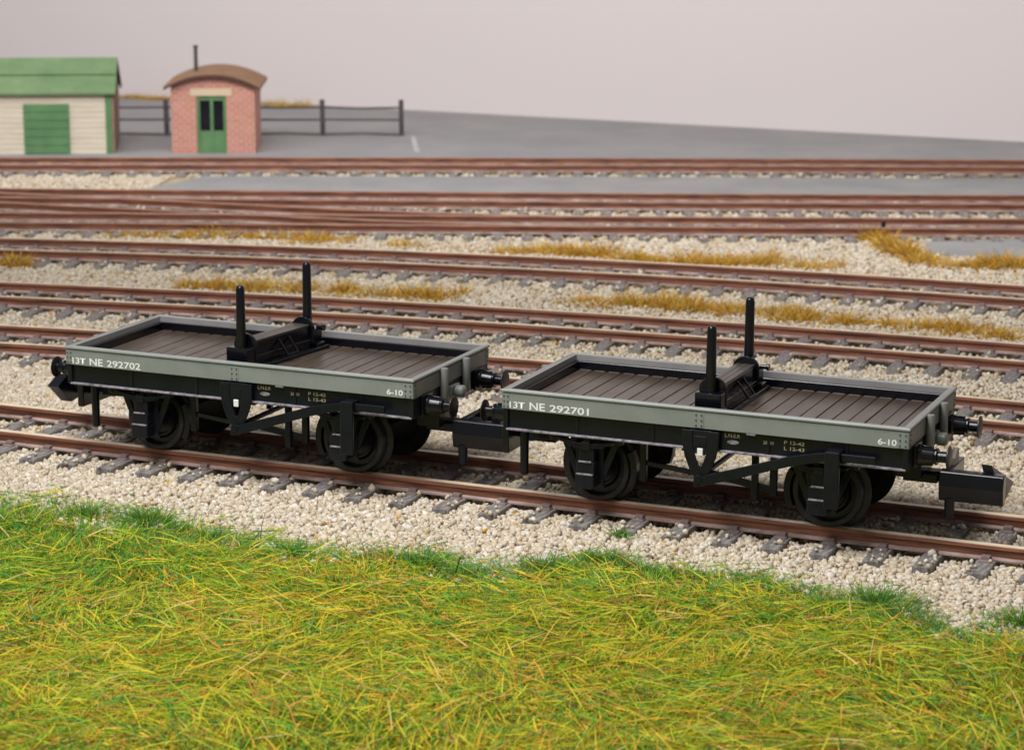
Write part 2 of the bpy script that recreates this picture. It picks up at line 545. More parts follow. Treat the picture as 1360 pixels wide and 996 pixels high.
        for i in range(n - 1):
            ff += [(i, i + 1, n + i + 1, n + i), (2 * n + i, 3 * n + i, 3 * n + i + 1, 2 * n + i + 1),
                   (i, 2 * n + i, 2 * n + i + 1, i + 1), (n + i, n + i + 1, 3 * n + i + 1, 3 * n + i)]
        ff += [(0, n, 3 * n, 2 * n), (n - 1, 3 * n - 1, 4 * n - 1, 2 * n - 1)]
        v.add(vv, ff)
        v.box(c - 0.14, c + 0.14, -1.262, -1.238, 0.90, 1.205)
        v.box(c - 0.085, c + 0.085, -1.27, -1.25, 1.0, 1.13)
        vo = rot(v, s).build('brake_hanger', M['black'], W, bevel=0.008)
        p = MB().box(c - 0.04, c + 0.035, -1.272, -1.255, 0.875, 0.975)
        rot(p, s).build('pale_tab', M['white'], vo, bevel=0.008)
        lv = MB()
        cen = [(-0.03, 0.545), (0.08, 0.565), (0.60, 0.735), (1.20, 0.935), (1.55, 1.02), (1.72, 1.045)]
        hw = [0.062, 0.066, 0.066, 0.066, 0.06, 0.055]
        vv = []
        for (x, z), h in zip(cen, hw):
            for y in (-1.325, -1.285):
                vv += [(x, y, z - h), (x, y, z + h)]
        ff = []
        for i in range(len(cen) - 1):
            o = 4 * i
            ff += [(o, o + 4, o + 5, o + 1), (o + 2, o + 3, o + 7, o + 6), (o + 1, o + 5, o + 7, o + 3), (o, o + 2, o + 6, o + 4)]
        ff += [(0, 1, 3, 2), (len(vv) - 4, len(vv) - 2, len(vv) - 1, len(vv) - 3)]
        lv.add(vv, ff)
        lv.lathe([(-1.335, 0.055), (-1.15, 0.055)], (0.03, 0, 0.585), 'y', 18)
        rot(lv, s).build('brake_lever', M['black'], W, bevel=0.008)
        hd = MB().box(1.70, 2.30, -1.335, -1.275, 1.005, 1.105)
        rot(hd, s).build('lever_handle', M['black'], W, bevel=0.012)
        gd = MB()
        gd.box(1.675, 1.865, -1.405, -1.345, 0.41, 1.10)
        gd.box(1.675, 1.865, -1.405, -1.19, 1.07, 1.135)
        rot(gd, s).build('lever_guard', M['black'], W, bevel=0.016)
        # push rods, hangers and brake shoes inside the wheels
        rd = MB()
        rd.bar((0.05, -1.0, 0.60), (0.86, -0.85, 0.42), 0.05, 0.09)
        rd.bar((0.02, -1.0, 0.56), (-0.82, -0.85, 0.60), 0.05, 0.06)
        rot(rd, s).build('push_rod', M['black'], W, bevel=0.006)
        for x0_, e in ((-0.86, 1), (0.88, -1)):
            hg = MB().box(x0_ - 0.045, x0_ + 0.045, -0.90, -0.82, 0.36, 1.02)
            hg.lathe([(-0.02, 0.03), (0.02, 0.03)], (x0_, -0.91, 0.86), 'y', 12)
            rot(hg, s).build('brake_hanger_bar', M['black'], W, bevel=0.01)
            xc = ax[0] if x0_ < 0 else ax[1]
            sh = MB()
            poly = []
            for r, rngk in ((0.475, range(7)), (0.56, range(6, -1, -1))):
                for k in rngk:
                    t = math.radians(-28 + 56 * k / 6)
                    t = t if e > 0 else PI - t
                    poly.append((xc + r * math.cos(t), 0.45 + r * math.sin(t)))
            sh.prism(poly, -0.80, -0.665, 'y')
            rot(sh, s).build('brake_shoe', M['black'], W, bevel=0.006)
        st = MB().box(0.62, 0.70, -0.98, -0.90, 0.30, 1.0)
        rot(st, s).build('guide_post', M['black'], W, bevel=0.008)
    MB().lathe([(-1.22, 0.035), (1.22, 0.035)], (0.03, 0, 0.60), 'y', 16).build('cross_shaft', M['black'], W, smooth=40)
    # buffers
    for e in (-1, 1):
        for s in (-1, 1):
            y, z = s * 0.86, 1.075
            X = lambda d: e * (Lh + d)
            bf = MB()
            a, b = X(-0.002), X(0.035)
            bf.box(min(a, b), max(a, b), y - 0.155, y + 0.155, z - 0.14, z + 0.145)
            bf.lathe([(X(d), r) for d, r in [(0.0, 0.125), (0.07, 0.125), (0.085, 0.108), (0.24, 0.092), (0.245, 0.106), (0.275, 0.106), (0.28, 0.07), (0.40, 0.07)]], (0, y, z), 'x', 28)
            for dz in (-0.1, 0.1):
                bf.bar((X(0.03), y, z + dz * 1.1), (X(0.22), y, z + dz * 0.95), 0.03, 0.05)
            bo = bf.build('buffer', M['blackshine'], W, smooth=40, bevel=0.006)
            MB().lathe([(X(d), r) for d, r in [(0.392, 0.05), (0.400, 0.135), (0.406, 0.147), (0.418, 0.147), (0.427, 0.115), (0.430, 0.001)]], (0, y, z), 'x', 36).build('buffer_head', M['buffer'], bo, smooth=50)
        for y in (-0.36, 0.36):
            MB().lathe([(1.02, 0.045), (1.035, 0.056), (1.45, 0.056), (1.468, 0.048), (1.475, 0.02)], (e * (Lh + 0.05), y, 0), 'z', 20).build('end_post', M['greyend'], W, smooth=40)
        kb = MB()
        a, b = e * (Lh - 0.004), e * (Lh + 0.06)
        kb.box(min(a, b), max(a, b), -0.13, 0.13, 1.03, 1.17)
        kb.lathe([(e * (Lh + d), r) for d, r in [(0.05, 0.06), (0.07, 0.085), (0.17, 0.085), (0.195, 0.06), (0.2, 0.02)]], (0, 0, 1.085), 'x', 22)
        kb.build('draw_hook', M['greyend'], W, smooth=40, bevel=0.008)
    # couplings
    def rot2(mb, e):
        if e < 0:
            mb.v = [(-x, -y, z) for x, y, z in mb.v]
        return mb
    for e in (1, -1):
        cp_ = MB()
        cp_.box(2.28, 2.62, -0.30, 0.30, 0.62, 0.90)
        cp_.box(2.36, 2.80, -0.17, 0.17, 0.545, 0.66)
        pk = rot2(cp_, e).build('coupling_pocket', M['black'], W, bevel=0.012)
        c2 = MB()
        c2.box(2.60, 2.93, -0.10, 0.10, 0.56, 0.68)                       # shank
        sec = [(-0.400, 0.405), (-0.440, 0.420), (-0.474, 0.610), (-0.448, 0.775), (-0.420, 0.795), (-0.30, 0.795), (-0.30, 0.405)]
        c2.prism([(p[0], p[1]) for p in sec], 2.885, 3.69, 'x')            # side arm with a crease
        c2.box(2.90, 3.00, -0.33, 0.46 if e > 0 else 0.50, 0.425, 0.77)                       # back plate
        co = rot2(c2, e).build('coupling', M['blackshine'], W, bevel=0.014)
        tb_ = MB().prism([(-0.02, 0.66), (0.19, 0.66), (0.19, 0.95), (0.10, 0.95), (-0.02, 0.86)], 2.915, 2.985, 'x')
        rot2(tb_, e).build('coupling_tab', M['hookface'], co, bevel=0.01)
        if e > 0:
          pg = MB().lathe([(0.19, 0.05), (0.2, 0.062), (0.45, 0.066)], (3.02, -0.40, 0), 'z', 18)
          rot2(pg, e).build('peg', M['black'], co, smooth=40)
        # hook: sloped triangular nose
        nose = MB()
        A = (3.50, -0.28, 0.885); B = (3.71, 0.10, 0.60); Cc = (3.69, -0.36, 0.45)
        A2 = (3.36, -0.25, 0.885); B2 = (3.54, 0.12, 0.60); C2 = (3.50, -0.34, 0.45)
        nose.add([A, B, Cc, A2, B2, C2], [(0, 1, 2), (5, 4, 3), (0, 3, 4, 1), (1, 4, 5, 2), (2, 5, 3, 0)], [0, 1, 1, 1, 1])
        if e < 0:
            nose = MB()
            q = [(0.30, 0.63), (0.03, 0.76), (-0.24, 0.42), (-0.22, 0.36), (-0.04, 0.335)]
            nose.prism(q, 3.46, 3.64, 'x', 1)
        rot2(nose, e).build('coupling_hook', [M['hookface'], M['blackshine']], co, bevel=0.006)
        if e < 0:
          pp = MB().lathe([(0.20, 0.045), (0.21, 0.055), (0.95, 0.062)], (-2.62, -0.62, 0), 'z', 18)
          pp.build('steady_pin', M['black'], W, smooth=40)
    # bolster
    bo = MB()
    bo.box(-0.25, 0.25, -0.99, 0.99, 1.285, 1.345)
    bo.box(-0.135, 0.135, -0.68, 0.68, 1.34, 1.655)
    bo.box(-0.165, 0.165, -0.68, 0.68, 1.40, 1.47)
    bol = bo.build('bolster', M['blackshine'], W, bevel=0.012)
    tp = MB()
    for k in range(3):
        a = -0.128 + k * 0.0855
        tp.box(a, a + 0.0815, -0.66, 0.66, 1.64, 1.672)
    tp.build('wear_board', M['beamtop'], bol, bevel=0.006)
    for s in (-1, 1):
        d = MB()
        poly = [(-0.185, 1.40), (0.185, 1.40), (0.185, 1.60)]
        for k in range(13):
            t = PI * k / 12
            poly.append((0.185 * math.cos(t), 1.61 + 0.165 * math.sin(t)))
        poly.append((-0.185, 1.60))
        d.prism(poly, min(s * 0.655, s * 0.715), max(s * 0.655, s * 0.715), 'y')
        d.build('end_cheek', M['blackshine'], bol, bevel=0.015)
        k_ = MB()
        k_.box(-0.175, 0.175, min(s * 0.71, s * 0.91), max(s * 0.71, s * 0.91), 1.37, 1.60)
        k_.box(-0.215, 0.215, min(s * 0.74, s * 0.93), max(s * 0.74, s * 0.93), 1.34, 1.40)
        k_.build('post_socket', M['blackshine'], bol, bevel=0.02)
        dz = 0.045 * s
        MB().lathe([(1.55, 0.069), (2.44 + dz, 0.060), (2.478 + dz, 0.052), (2.495 + dz, 0.034), (2.50 + dz, 0.005)], (0, s * 0.79, 0), 'z', 28).build('post', M['blackshine'], bol, smooth=40)
        if s > 0:
            lug = MB().lathe([(0.16, 0.03), (0.245, 0.03), (0.255, 0.045), (0.285, 0.045)], (0, s * 0.80, 1.62), 'x', 14)
            lug.build('lug', M['blackshine'], bol, smooth=40)
    for e in (1, -1):
        u = MB()
        for y in (-0.10, 0.14):
            u.bar((e * 0.13, y, 1.60), (e * 0.30, y - 0.02, 1.40), 0.028, 0.028)
        u.bar((e * 0.30, -0.135, 1.40), (e * 0.30, 0.135, 1.40), 0.03, 0.028)
        u.build('stirrup', M['blackshine'], bol, bevel=0.006)
    return W


w2 = make_wagon('292701')
w2.location = (-9.931 + Lh, 0, 0)
w2['label'] = 'right-hand grey and black flat wagon lettered 13T NE 292701 with two upright posts'
w2['group'] = 'coupled flat wagons'
w1 = copy_tree(w2)
w1.location = (-16.560 + Lh, 0, 0)
w1['label'] = 'left-hand grey and black flat wagon lettered 13T NE 292702 with two upright posts'
for c in w1.children:
    if c.name.startswith('bolster'):
        c.rotation_euler = (0, 0, -0.125)
        c.location.x = -0.04
for cc in [c for c in w1.children if c.name.startswith('coupling')]:
    for t in list(cc.children):
        if t.name.startswith('coupling_tab') and max(v.co.x for v in t.data.vertices) > 0:
            bpy.data.objects.remove(t)
for pl in [c for c in w1.children if c.name.startswith('side_plank')]:
    for t in list(pl.children):
        if t.name.startswith('lettering') and abs(t.data.vertices[0].co.x) >= 0 and abs(abs(t.location.x) - (Lh - 0.665)) < 1e-3:
            flip = t.location.y > 0
            loc = t.location.copy()
            bpy.data.objects.remove(t)
            text_mesh('292702', 'lettering', M['white'], pl, loc.x, 1.241, 0.54, 0.094, loc.y, flip, 0.016)

# ------------------------------------------------------------------ tracks
GA = 0.70
TR = {}


def curve_pts(fn, x0, x1, step=0.25):
    xs = np.arange(x0, x1 + step, step)
    P = np.stack([xs, fn(xs)], 1)
    d = np.r_[0, np.cumsum(np.linalg.norm(np.diff(P, axis=0), axis=1))]
    return P, d


def normals(P):
    t = np.gradient(P, axis=0)
    t /= np.linalg.norm(t, axis=1)[:, None]
    return np.stack([-t[:, 1], t[:, 0]], 1)


LIFT = 0.050      # ground level above its nominal height (shallower rail)
RP = [(-0.082, -0.184), (-0.082, -0.166), (-0.030, -0.146), (-0.026, -0.062), (-0.064, -0.046), (-0.064, -0.010), (-0.056, 0.0),
      (0.056, 0.0), (0.064, -0.010), (0.064, -0.046), (0.026, -0.062), (0.030, -0.146), (0.082, -0.166), (0.082, -0.184)]
RM = [2, 2, 0, 0, 0, 0, 1, 0, 0, 0, 0, 2, 2]


def rail(P, off, parent, dz=0.0, name='rail', s0=None, s1=None, top='railtop'):
    n = normals(P)
    Q = P + n * off
    if s0 is not None:
        Q = Q[s0:s1]
        n = n[s0:s1]
    k = len(RP)
    v = []
    for q, m in zip(Q, n):
        for u, z in RP:
            v.append((q[0] + m[0] * u, q[1] + m[1] * u, z + dz))
    f = []
    mi = []
    for i in range(len(Q) - 1):
        for j in range(k - 1):
            f.append((i * k + j, i * k + j + 1, (i + 1) * k + j + 1, (i + 1) * k + j))
            mi.append(RM[j])
        f.append((i * k + k - 1, i * k, (i + 1) * k, (i + 1) * k + k - 1))
        mi.append(2)
    f.append(tuple(range(k)))
    mi.append(0)
    f.append(tuple((len(Q) - 1) * k + j for j in range(k))[::-1])
    mi.append(0)
    mb = MB()
    mb.add(v, f, mi)
    return mb.build(name, [M['rust'], M[top], M['railfoot']], parent)


def sleeper_mesh(hl):
    mb = MB()
    mb.box(-0.118, 0.118, -hl, hl, -0.36, -0.236)
    o = mb.build('sleeper', M['sleeper'], None, bevel=0.014)
    return o


sl_proto = {}
ch_proto = None


def chair_obj():
    mb = MB()
    for s in (-1, 1):
        mb.box(-0.055, 0.055, min(s * 0.055, s * 0.15), max(s * 0.055, s * 0.15), -0.24, -0.165)
        mb.box(-0.075, 0.075, min(s * 0.06, s * 0.19), max(s * 0.06, s * 0.19), -0.24, -0.215)
    mb.box(-0.075, 0.075, -0.1, 0.1, -0.24, -0.226)
    return mb.build('rail_chair', M['chair'], None, bevel=0.012)


def track(name, fn, x0, x1, label, chairs=True, spacing=0.645, phase=0.0, step=0.25):
    global ch_proto
    name_near = fn is fG
    P, d = curve_pts(fn, x0, x1, step)
    T = thing(name, label, 'railway track', (float(P[0, 0]), float(P[0, 1]), -0.33), 0, 'parallel railway tracks')
    mid = T.location.copy()
    kids = []
    for s in (-1, 1):
        r = rail(P, s * GA, None, top='railtop' if chairs else 'railtop_rusty')
        r.parent = T
        r.location = -mid - Vector((0, 0, LIFT))
    n = normals(P)
    ss = np.arange(0.2 + phase, d[-1] - 0.1, spacing)
    for s in ss:
        p = np.array([np.interp(s, d, P[:, 0]), np.interp(s, d, P[:, 1])])
        m = np.array([np.interp(s, d, n[:, 0]), np.interp(s, d, n[:, 1])])
        hl = 1.36 if name_near else (1.24 if chairs else 1.18)
        if hl not in sl_proto:
            o = sl_proto[hl] = sleeper_mesh(hl)
        else:
            o = sl_proto[hl].copy()
            COL.objects.link(o)
        o.parent = T
        o.location = (p[0] - mid.x, p[1] - mid.y, -mid.z + random.uniform(-0.006, 0.004))
        o.rotation_euler = (0, 0, math.atan2(m[1], m[0]) - PI / 2 + random.uniform(-0.02, 0.02))
        if chairs:
            for q in (-1, 1):
                if ch_proto is None:
                    c = ch_proto = chair_obj()
                else:
                    c = ch_proto.copy()
                    COL.objects.link(c)
                c.parent = o
                c.location = (0, q * GA, 0)
    TR[name + str(len(TR))] = dict(P=P, d=d, n=n, ss=ss, fn=fn)
    return T


fG = lambda x: 0 * x
fF = lambda x: 6.285 - 0.057 * x - 0.0049 * x * x
fE = lambda x: 10.759 - 0.033 * x - 0.0048 * x * x
fD = lambda x: 16.164 - 0.066 * x - 0.0065 * x * x
fC = lambda x: 28.106 + 0.415 * x + 0.0003 * x * x
fB = lambda x: 32.287 + 0.444 * x + 0.0011 * x * x
fA = lambda x: 38.811 + 0.371 * x - 0.0014 * x * x
track('railway_track', fG, -24, 3, 'nearest railway track, straight, carrying the two flat wagons', step=1.0, phase=0.13)
track('railway_track', fF, -27, 1, 'curved railway track directly behind the two flat wagons')
track('railway_track', fE, -30, -1, 'second empty track behind the wagons, with dry grass along its far side')
track('railway_track', fD, -33, -2, 'third empty track behind the wagons, in front of the grey pad', phase=0.3)
track('railway_track', fC, -38, -4, 'front one of the pair of tracks joined by the crossover', chairs=False)
track('railway_track', fB, -39, -5, 'rear one of the pair of tracks, running along the grey roadway', chairs=False)
track('railway_track', fA, -42, -4, 'farthest railway track, passing in front of the shed and the brick hut', chairs=False)


# crossover between the two middle tracks
def fX(x):
    s = np.clip((x + 37.5) / 21.5, 0, 1)
    s = s * s * (3 - 2 * s)
    return (1 - s) * fB(x) + s * fC(x)


XO = thing('crossover', 'rusty crossover rails slanting between the two middle tracks', 'track crossover', (-27, float(fX(np.array([-27.0]))[0]), -0.33))
Px, dx_ = curve_pts(fX, -36.0, -17.0)
for s in (-1, 1):
    r = rail(Px, s * GA, None, dz=-0.005, top='railtop_rusty')
    r.parent = XO
    r.location = -XO.location - Vector((0, 0, LIFT))

# ------------------------------------------------------------------ setting
def sheet(name, poly, z, m, thick=None):
    mb = MB()
    if thick:
        mb.prism(poly, z - thick, z, 'z')
    else:
        mb.add([(p[0], p[1], z) for p in poly], [tuple(range(len(poly)))])
    o = mb.build(name, m, None, recalc=bool(thick))
    return struct(o)


sheet('ground', [(-140, -60), (80, -60), (80, 41.5), (-140, 41.5)], -0.345, M['ground'])
Pa, _ = curve_pts(fA, -60, -0.5, 1.0)
na = normals(Pa)
edge = Pa + na * 1.16
sheet('yard', [(-120, 41.3)] + [(-120, float(edge[0, 1]) - 4)] + [tuple(map(float, p)) for p in edge] + [(30, 40.5), (30, 41.3)], -0.285, M['yard'], 0.2)
Pr, _ = curve_pts(fA, -30.2, -2, 0.5)
Pb, _ = curve_pts(fB, -29.5, -2, 0.5)
up = Pr - normals(Pr) * 1.30
dn = Pb + normals(Pb) * 1.22
sheet('road', [tuple(map(float, p)) for p in dn] + [tuple(map(float, p)) for p in up[::-1]], -0.275, M['road'], 0.2)
sheet('hardstanding', [(-10.35, 22.45), (-9.9, 21.6), (-9.05, 21.0), (-7.6, 21.35), (-5.0, 22.2), (-4.2, 25.0), (-6.2, 24.75), (-8.2, 23.98)], -0.272, M['road'], 0.2)
# faint white line painted on the yard
mk = MB()
mk.add([(-28.46, 35.1, -0.281), (-28.34, 35.16, -0.281), (-26.66, 31.9, -0.281), (-26.80, 31.84, -0.281)], [(0, 3, 2, 1)])
mo = mk.build('painted_line', M['mark'], None, recalc=False)
struct(mo)
# backdrop: a big vertical board behind the far edge of the layout
bd = MB()
bd.box(-150, 90, 41.3, 41.6, -3, 45)
struct(bd.build('backdrop', M['backdrop'], None))

# ------------------------------------------------------------------ weatherboarded shed (front right corner at the origin)
sh = thing('shed', 'cream weatherboarded shed with green felt roof and green sliding door, cut by the left edge', 'shed', (-34.25, 28.16, -0.285), 0.50)
SW, SD, SH = 8.0, 2.5, 1.72
wall = MB()
nb = 12
prof = []
for k in range(nb):
    z0, z1 = SH * k / nb, SH * (k + 1) / nb
    prof += [(0.0, z0), (0.013, z1)]
# front boards as a swept saw-tooth profile
pts = [(y, z) for y, z in prof]
mbv = [(0.0, y, z) for y, z in pts] + [(-SW, y, z) for y, z in pts]
n = len(pts)
wall.add(mbv, [(i, i + 1, n + i + 1, n + i) for i in range(n - 1)])
wall.box(-SW, -0.02, 0.03, SD, 0, SH)
wall.build('wall', M['cream'], sh)
gb = MB()
gb.prism([(0.03, 0), (SD, 0), (SD, SH), (SD / 2, SH + 0.72), (0.03, SH)], -0.02, 0.03, 'x')
gb.build('gable_wall', M['brownwood'], sh)
rf = MB()
for s in (0, 1):
    a = [(-0.16, SH - 0.09), (SD / 2, SH + 0.73), (SD / 2, SH + 0.80), (-0.18, SH - 0.02)]
    if s:
        a = [(SD - y, z) for y, z in a]
    rf.prism(a, -SW - 0.1, 0.10, 'x')
rf.prism([(SD / 2 - 0.09, SH + 0.70), (SD / 2, SH + 0.82), (SD / 2 + 0.09, SH + 0.70)], -SW - 0.1, 0.105, 'x')
ro = rf.build('roof', M['greenroof'], sh, bevel=0.01)
sm = MB()     # overlapping felt strip
sm.prism([(0.50, SH + 0.412), (SD / 2 - 0.1, SH + 0.735), (SD / 2 - 0.1, SH + 0.742), (0.498, SH + 0.419)], -SW - 0.09, 0.095, 'x')
sm.build('felt_strip', M['greenroof'], ro)
bb = MB()
for s in (0, 1):
    a = [(-0.17, SH - 0.18), (SD / 2, SH + 0.64), (SD / 2, SH + 0.735), (-0.165, SH - 0.085)]
    if s:
        a = [(SD - y, z) for y, z in a]
    bb.prism(a, 0.05, 0.108, 'x')
bb.build('barge_board', M['darkedge'], sh)
MB().box(-0.035, 0.036, -0.03, 0.06, 0, SH - 0.02).build('end_board', M['brownwood'], sh, bevel=0.01)
ct = MB().box(-0.20, -0.038, -0.035, 0.06, 0, SH - 0.02)
ct.build('corner_board', M['green'], sh, bevel=0.01)
dr = MB()
for k in range(6):
    z0, z1 = 0.02 + 1.37 * k / 6, 0.02 + 1.37 * (k + 1) / 6
    dr.box(-2.43, -1.19, -0.075, 0.02, z0, z1 - 0.012)
dr.build('door', M['green'], sh, bevel=0.008)

# ------------------------------------------------------------------ brick hut (front left corner at the origin)
hu = thing('brick_hut', 'small pink brick hut with curved brown roof, green door and stove pipe', 'hut', (-32.80, 28.85, -0.285), 0.43)
HW, HD, HH, RISE = 2.30, 2.3, 1.86, 0.27
arc = lambda u: HH + RISE * (1 - (2 * u / HW - 1) ** 2)
hw = MB()
N = 20
top = [(HW * k / N, arc(HW * k / N)) for k in range(N + 1)]
DX0, DX1, DH = 0.70, 1.52, 1.58
# front wall with a door opening
front = [(0, 0), (DX0, 0), (DX0, DH), (DX1, DH), (DX1, 0), (HW, 0)] + top[::-1]
hw.prism(front, 0, 0.14, 'y')
hw.prism([(0, 0), (HW, 0)] + top[::-1], HD - 0.14, HD, 'y')
hw.box(0, 0.14, 0.142, HD - 0.142, 0, HH)
hw.box(HW - 0.14, HW, 0.142, HD - 0.142, 0, HH)
hw.build('wall', M['brick'], hu)
rf = MB()
ov = 0.18
pr_t = []
for k in range(N + 1):
    u = -ov + (HW + 2 * ov) * k / N
    zz = HH + RISE * (1 - (2 * u / HW - 1) ** 2)
    pr_t.append((u, zz))
poly = [(u, z + 0.10) for u, z in pr_t] + [(u, z + 0.005) for u, z in pr_t[::-1]]
rf.prism(poly, -0.20, HD + 0.25, 'y')
rfo = rf.build('roof', M['brownroof'], hu, bevel=0.008)
ed = MB()
poly = [(u, z + 0.055) for u, z in pr_t] + [(u, z - 0.01) for u, z in pr_t[::-1]]
ed.prism(poly, -0.215, -0.185, 'y')
ed.build('fascia', M['darkedge'], rfo)
cp = MB().lathe([(1.9, 0.055), (2.83, 0.055)], (0.60, 1.1, 0), 'z', 16)
cp.lathe([(2.82, 0.07), (2.88, 0.07)], (0.60, 1.1, 0), 'z', 16)
cp.build('stove_pipe', M['pipe'], rfo, smooth=40)
lt = MB().box(DX0 - 0.17, DX1 + 0.16, -0.025, 0.10, DH + 0.002, DH + 0.20)
lt.build('lintel', M['lintel'], hu, bevel=0.01)
dr = MB()
y0, y1 = 0.05, 0.11
for a, b, c, d in ((0, 0.09, 0, DH), (0.365, 0.455, 0, DH), (0.73, 0.82, 0, DH), (0.088, 0.367, DH - 0.13, DH), (0.453, 0.732, DH - 0.13, DH), (0.088, 0.367, 0, 0.62), (0.453, 0.732, 0, 0.62)):
    q = 0.012 if d - c > 1.2 else 0
    dr.box(DX0 + a, DX0 + b, y0 - q, y1, c + 0.004, d - 0.004)
do = dr.build('door', M['green'], hu, bevel=0.006)
for a in (0.09, 0.455):
    MB().box(DX0 + a, DX0 + a + 0.275, 0.085, 0.10, 0.62, DH - 0.13).build('window', M['pane'], do)

# ------------------------------------------------------------------ fence
fposts = [(-39.3, 30.36), (-37.15, 31.35), (-35.04, 32.32), (-32.95, 33.27), (-30.89, 34.22), (-28.76, 35.12)]
fe = thing('fence', 'low dark post-and-rail fence behind the hut, standing on the grey yard', 'fence', (fposts[2][0], fposts[2][1], -0.285))
for i, (x, y) in enumerate(fposts):
    mb = MB()
    mb.box(-0.07, 0.07, -0.07, 0.07, -0.02, 1.05)
    o = mb.build('post', M['fence'], fe, bevel=0.015)
    o.location = (x - fposts[2][0], y - fposts[2][1], 0)
    o.rotation_euler = (random.uniform(-0.02, 0.02), random.uniform(-0.02, 0.02), 0.42)
for z, h, dip in ((0.83, 0.055, 0.01), (0.47, 0.055, 0.0), (0.035, 0.05, -0.02)):
    for i in range(len(fposts) - 1):
        a, b = fposts[i], fposts[i + 1]
        mb = MB()
        pa = Vector((a[0] - fposts[2][0], a[1] - fposts[2][1], z))
        pb = Vector((b[0] - fposts[2][0], b[1] - fposts[2][1], z))
        dv = (pb - pa).normalized()
        sd = Vector((dv.y, -dv.x, 0)) * 0.075
        m_ = (pa + pb) / 2 + Vector((0, 0, -dip * 1.5 + random.uniform(-0.01, 0.01)))
        mb.bar(pa + sd, m_ + sd, 0.035, h)
        mb.bar(m_ + sd, pb + sd, 0.035, h)
        mb.build('rail', M['fence'], fe)

# ------------------------------------------------------------------ point levers by the turnout
def lever(name, label, loc, mtl):
    t = thing(name, label, 'point lever', loc, 0.4)
    b = MB()
    b.box(-0.16, 0.16, -0.12, 0.12, 0, 0.10)
    b.build('base', mtl, t, bevel=0.02)
    p = MB()
    p.lathe([(0.08, 0.075), (0.34, 0.07), (0.40, 0.05), (0.42, 0.01)], (0, 0, 0), 'z', 16)
    p.build('weight', mtl, t, smooth=40)
    t.scale = (0.7, 0.7, 0.66)
    h = MB().bar((0.04, 0, 0.12), (0.48, -0.05, 0.14), 0.04, 0.05)
    h.build('throw_bar', M['chair'], t)


lever('point_lever', 'small blue-grey point lever between the two middle tracks', (-12.42, 26.45, -0.30), M['steelblue'])
lever('point_lever', 'small black point lever above the dry grass beside the grey pad', (-11.30, 23.62, -0.30), M['blackshine'])


# ------------------------------------------------------------------ noise helpers
class Noise2:
    def __init__(s, k, f0, f1, seed):
        r = np.random.default_rng(seed)
        a = r.uniform(0, 2 * PI, k)
        f = np.exp(r.uniform(np.log(f0), np.log(f1), k))
        s.kx, s.ky = f * np.cos(a), f * np.sin(a)
        s.ph = r.uniform(0, 2 * PI, k)
        s.w = (f / f0) ** -0.5

    def __call__(s, x, y):
        out = np.zeros_like(x)
        for a, b, p, w in zip(s.kx, s.ky, s.ph, s.w):
            out += w * np.sin(a * x + b * y + p)
        return out / np.sqrt((s.w ** 2).sum() / 2)


nz_edge = Noise2(10, 0.8, 6, 3)
nz_grass = Noise2(12, 0.6, 4, 5)
nz_hgt = Noise2(10, 0.5, 3, 6)
nz_tone = Noise2(12, 0.25, 1.5, 8)
nz_fine = Noise2(14, 2.0, 9, 9)

# far edge of the foreground turf: y as a function of x
ex = np.array([-30, -18, -16.25, -15.8, -14.9, -14.1, -13.5, -12.7, -11.75, -10.9, -10.3, -9.5, -9.05, -8.6, -8.38, -7.8, -7.05, -6.1, -5.1, -4.2, -3.75, -3.5, -3.3, -3.1, -2.8, -1.5, 6])
ey = np.array([-3.2, -3.3, -3.25, -2.95, -3.1, -3.2, -3.35, -3.5, -3.72, -3.6, -3.15, -3.55, -3.65, -3.40, -2.72, -2.45, -2.65, -2.62, -2.92, -2.86, -3.2, -3.75, -3.65, -3.2, -2.85, -2.9, -3.0])
turf_edge = lambda x: np.interp(x, ex, ey)


def turf_z(x, y):
    dd = np.clip((turf_edge(x) - y) / 1.4, 0, 1)
    return -0.36 + 0.10 * dd + 0.035 * dd * nz_hgt(x, y) + 0.012 * dd * nz_grass(x * 2, y * 2)


# turf base: one undulating sheet
gx = np.linspace(-30, 8, 191)
gt = np.linspace(0, 1, 70)
X, Tt = np.meshgrid(gx, gt)
Y = turf_edge(X) + 0.1 + Tt * (-17 - turf_edge(X))
Z = turf_z(X, Y)
V = np.stack([X, Y, Z], -1).reshape(-1, 3)
nx_, ny_ = len(gx), len(gt)
F = [(j * nx_ + i, (j + 1) * nx_ + i, (j + 1) * nx_ + i + 1, j * nx_ + i + 1) for j in range(ny_ - 1) for i in range(nx_ - 1)]
tb = MB()
tb.add(V.tolist(), F)
struct(tb.build('turf', M['soil'], None, smooth=180, recalc=False))


def np_mesh(name, V, F, colv, m, smooth=False):
    """V (n,3), F (k, verts per face) with constant face size, colv (n,4)"""
    me = bpy.data.meshes.new(name)
    k, c = F.shape
    me.vertices.add(len(V))
    me.vertices.foreach_set('co', V.astype(np.float32).ravel())
    me.loops.add(k * c)
    me.loops.foreach_set('vertex_index', F.astype(np.int32).ravel())
    me.polygons.add(k)
    me.polygons.foreach_set('loop_start', np.arange(0, k * c, c, dtype=np.int32))
    me.polygons.foreach_set('loop_total', np.full(k, c, np.int32))
    if smooth:
        me.polygons.foreach_set('use_smooth', np.ones(k, bool))
    a = me.attributes.new('col', 'FLOAT_COLOR', 'POINT')
    a.data.foreach_set('color', colv.astype(np.float32).ravel())
    me.materials.append(m)
    me.update()
    me.validate()
    o = bpy.data.objects.new(name, me)
    COL.objects.link(o)
    return o


